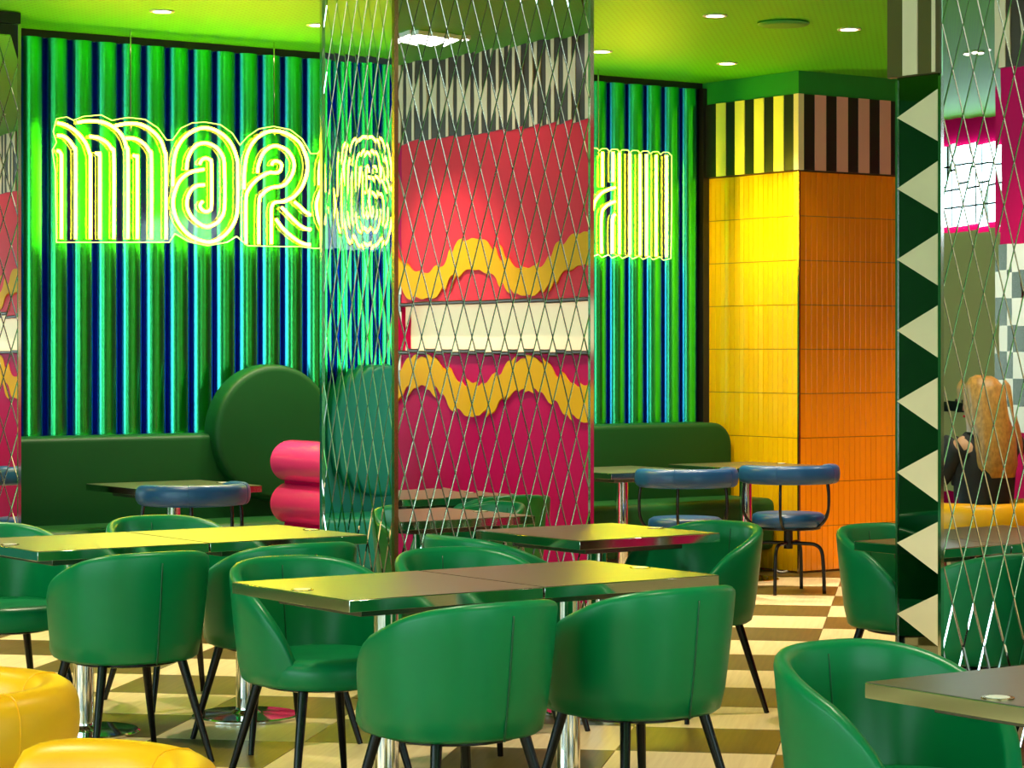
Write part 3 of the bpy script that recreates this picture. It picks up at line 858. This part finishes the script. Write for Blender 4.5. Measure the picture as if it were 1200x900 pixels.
tag(MB().lathe([(.11, -.002), (.145, -.002), (.150, -.010), (.135, -.020), (.10, -.022)], 40, (sx_, sy_, CEIL)).build('ceiling_speaker', 'green_wall', smooth=40),
    'round green speaker disc set in the ceiling near the tiled pier', 'speaker')
for (x, y, lb) in ((8.12, 5.22, 'square light panel in the ceiling before the mural wall'), (2.2, 2.4, 'unseen square light panel added in the ceiling over the yellow chairs'),
                   (5.2, .2, 'unseen square light panel added in the ceiling by the plain green wall')):  # second and third panels are unseen, added to light the room
    t = thing('light_panel', lb, 'ceiling light', (x, y, CEIL))
    MB().box(-.19, .19, -.19, .19, -.03, -.001).build('frame', 'white_plastic', t, bevel=.004)
    MB().box(-.17, .17, -.17, .17, -.034, -.0305).build('diffuser', 'panel_light', t)

# ------------------------------------------------------------------ cables by the tile wall
def floor_pt(px, py):
    d = F_PX*1.5/(py-410); k = (px-600)/F_PX
    return (SY*d+CY*k*d, CY*d-SY*k*d)
cb = MB()
for pts in ([(884,668),(893,664),(905,668),(915,672),(925,670)],):
    cb.tube(spline([(*floor_pt(*p), .008) for p in pts], 6), .007, 6)
tag(cb.build('power_cable', 'white_plastic', smooth='all'), 'thin white cable lying on the floor at the yellow tiles', 'cable')

# ------------------------------------------------------------------ seated person (seen in the slim pillar's mirror)
def make_person(loc, rz):
    t = thing('person', 'person with long golden brown hair in a black top, seated, back to the mirror', 'person', loc, rz)
    # faces +Y; hips on a seat at z = .50
    J = {'pel': (0, 0, .585), 'wai': (0, -.02, .72), 'che': (0, -.025, .90), 'nek': (0, -.01, 1.065), 'hd0': (0, .005, 1.13), 'hd1': (0, .02, 1.21), 'hd2': (0, .01, 1.285)}
    for s, n in ((-1, 'L'), (1, 'R')):
        J['sh'+n] = (s*.17, -.02, 1.01); J['el'+n] = (s*.20, .10, .86); J['wr'+n] = (s*.10, .30, .84); J['ha'+n] = (s*.08, .36, .85)
        J['hi'+n] = (s*.09, .04, .57); J['kn'+n] = (s*.11, .43, .565); J['an'+n] = (s*.11, .40, .03); J['to'+n] = (s*.12, .55, -.02)
    rad = {'pel': (.14,.12), 'wai': (.125,.095), 'che': (.15,.105), 'nek': (.05,.05), 'hd0': (.06,.065), 'hd1': (.078,.092), 'hd2': (.068,.08)}
    for n in 'LR':
        rad.update({'sh'+n: (.058,.058), 'el'+n: (.04,.04), 'wr'+n: (.026,.026), 'ha'+n: (.035,.018), 'hi'+n: (.085,.085), 'kn'+n: (.056,.056), 'an'+n: (.036,.036), 'to'+n: (.036,.024)})
    E = [('pel','wai'),('wai','che'),('che','nek'),('nek','hd0'),('hd0','hd1'),('hd1','hd2')]
    for n in 'LR': E += [('che','sh'+n),('sh'+n,'el'+n),('el'+n,'wr'+n),('wr'+n,'ha'+n),('pel','hi'+n),('hi'+n,'kn'+n),('kn'+n,'an'+n),('an'+n,'to'+n)]
    for s, n in ((-1,'L'),(1,'R')):
        for q in range(4):
            a = 'f%d%s' % (q, n); b_ = 'g%d%s' % (q, n)
            J[a] = (s*(.105-.018*q), .405, .855); J[b_] = (s*(.100-.017*q), .44-.006*abs(q-1.4), .835)
            rad[a] = (.009,.009); rad[b_] = (.007,.007); E += [('ha'+n, a), (a, b_)]
        J['t0'+n] = (s*.04, .365, .855); J['t1'+n] = (s*.025, .395, .85); rad['t0'+n] = (.011,.011); rad['t1'+n] = (.008,.008)
        E += [('ha'+n, 't0'+n), ('t0'+n, 't1'+n)]
    names = list(J); idx = {k: i for i, k in enumerate(names)}
    me = bpy.data.meshes.new('body'); me.from_pydata([J[k] for k in names], [(idx[a], idx[b_]) for a, b_ in E], [])
    o = obj('body', me, t)
    sk = o.modifiers.new('skin', 'SKIN'); sk.use_smooth_shade = True
    for k in names:
        v = me.skin_vertices[0].data[idx[k]]; v.radius = rad[k]; v.use_root = (k == 'pel')
    ss = o.modifiers.new('sub', 'SUBSURF'); ss.levels = 2; ss.render_levels = 2
    me.materials.append(M['skin'])
    # black top and trousers: a sheath a little outside the body
    def sheath(name, path, rs, m):
        MB().tube(spline([Vector(p) for p in path], 5), None or [rs[min(int(i/5), len(rs)-1)]*(1-(i % 5)/5)+rs[min(int(i/5)+1, len(rs)-1)]*((i % 5)/5) for i in range((len(path)-1)*5+1)], 16).build(name, m, t, smooth='all')
    top = MB(); rs = []
    for z, a, b_, yo in ((.53,.175,.14,.0), (.62,.172,.138,0), (.74,.150,.118,-.02), (.88,.172,.126,-.025), (.98,.195,.112,-.02), (1.035,.165,.088,-.015), (1.06,.085,.07,-.01)):
        rs.append([(a*math.cos(2*PI*k/28), yo+b_*math.sin(2*PI*k/28), z) for k in range(28)])
    top.rings(rs).build('top', 'black_cloth', t, smooth='all')
    for n in 'LR':
        sheath('sleeve', [J['sh'+n], J['el'+n], J['wr'+n]], [.074, .054, .038], 'black_cloth')
        sheath('trouser_leg', [(J['hi'+n][0]*.9, 0, .575), J['hi'+n], J['kn'+n], J['an'+n]], [.09, .10, .074, .058], 'black_cloth')
    # hair: a cap and a long fall down the back
    hb = MB(); rs = []
    for z, a, b_, yo in ((1.325,.03,.03,-.01), (1.31,.075,.085,-.012), (1.27,.100,.108,-.018), (1.20,.108,.105,-.035), (1.12,.112,.085,-.065), (1.02,.125,.062,-.105), (.92,.120,.045,-.125), (.86,.085,.028,-.128)):
        rs.append([(a*math.cos(2*PI*k/28)*(1+.04*math.sin(9*2*PI*k/28)), yo+b_*math.sin(2*PI*k/28), z) for k in range(28)])
    hb.rings(rs).build('hair', 'hair', t, smooth='all')
    face = MB()
    for s in (-1, 1): face.lathe([(.002,-.008),(.008,-.005),(.010,0),(.008,.005),(.002,.008)], 10, (s*.033, .098, 1.205))
    face.build('eye', 'dark_brown', t, smooth='all')
    MB().rings([[(.010*math.cos(2*PI*k/10), .098+yy, 1.175+zz+.009*math.sin(2*PI*k/10)) for k in range(10)] for yy, zz in ((0, .02), (.018, 0), (.02, -.008))]).build('nose', 'skin', t, smooth='all')
    MB().tube([(-.022, .093, 1.135), (0, .101, 1.133), (.022, .093, 1.135)], .006, 8).build('mouth', 'red', t, smooth='all')
    return t
make_person((8.34, 3.98, .06), PI)

# ------------------------------------------------------------------ neon lettering of the left bay, seen in the pillar's side
sign2 = thing('neon_sign', 'yellow neon lettering of the bay beyond the pilaster, reflected in the pillar side', 'sign')
for k in (9, 10, 11):
    pts = [on_wall(px, py, NS) for px, py in strokes[k]]
    for dx in (-3.46, -4.02):
        neon_tube(spline([Vector((p[0]+dx, NS, p[1])) for p in pts], 6), sign2)
zt = on_wall(240, 143, NS)[1]; zb_ = on_wall(240, 288, NS)[1]
MB().box(2.40, 3.80, NS+.018, NS+.023, zb_, zt).build('clear_plate', 'clear', sign2)
for x in (2.6, 3.6): MB().tube([(x, NS+.02, zt-.03), (x, NS+.02, CEIL)], .0045, 8).build('hanging_rod', 'edge_steel', sign2)
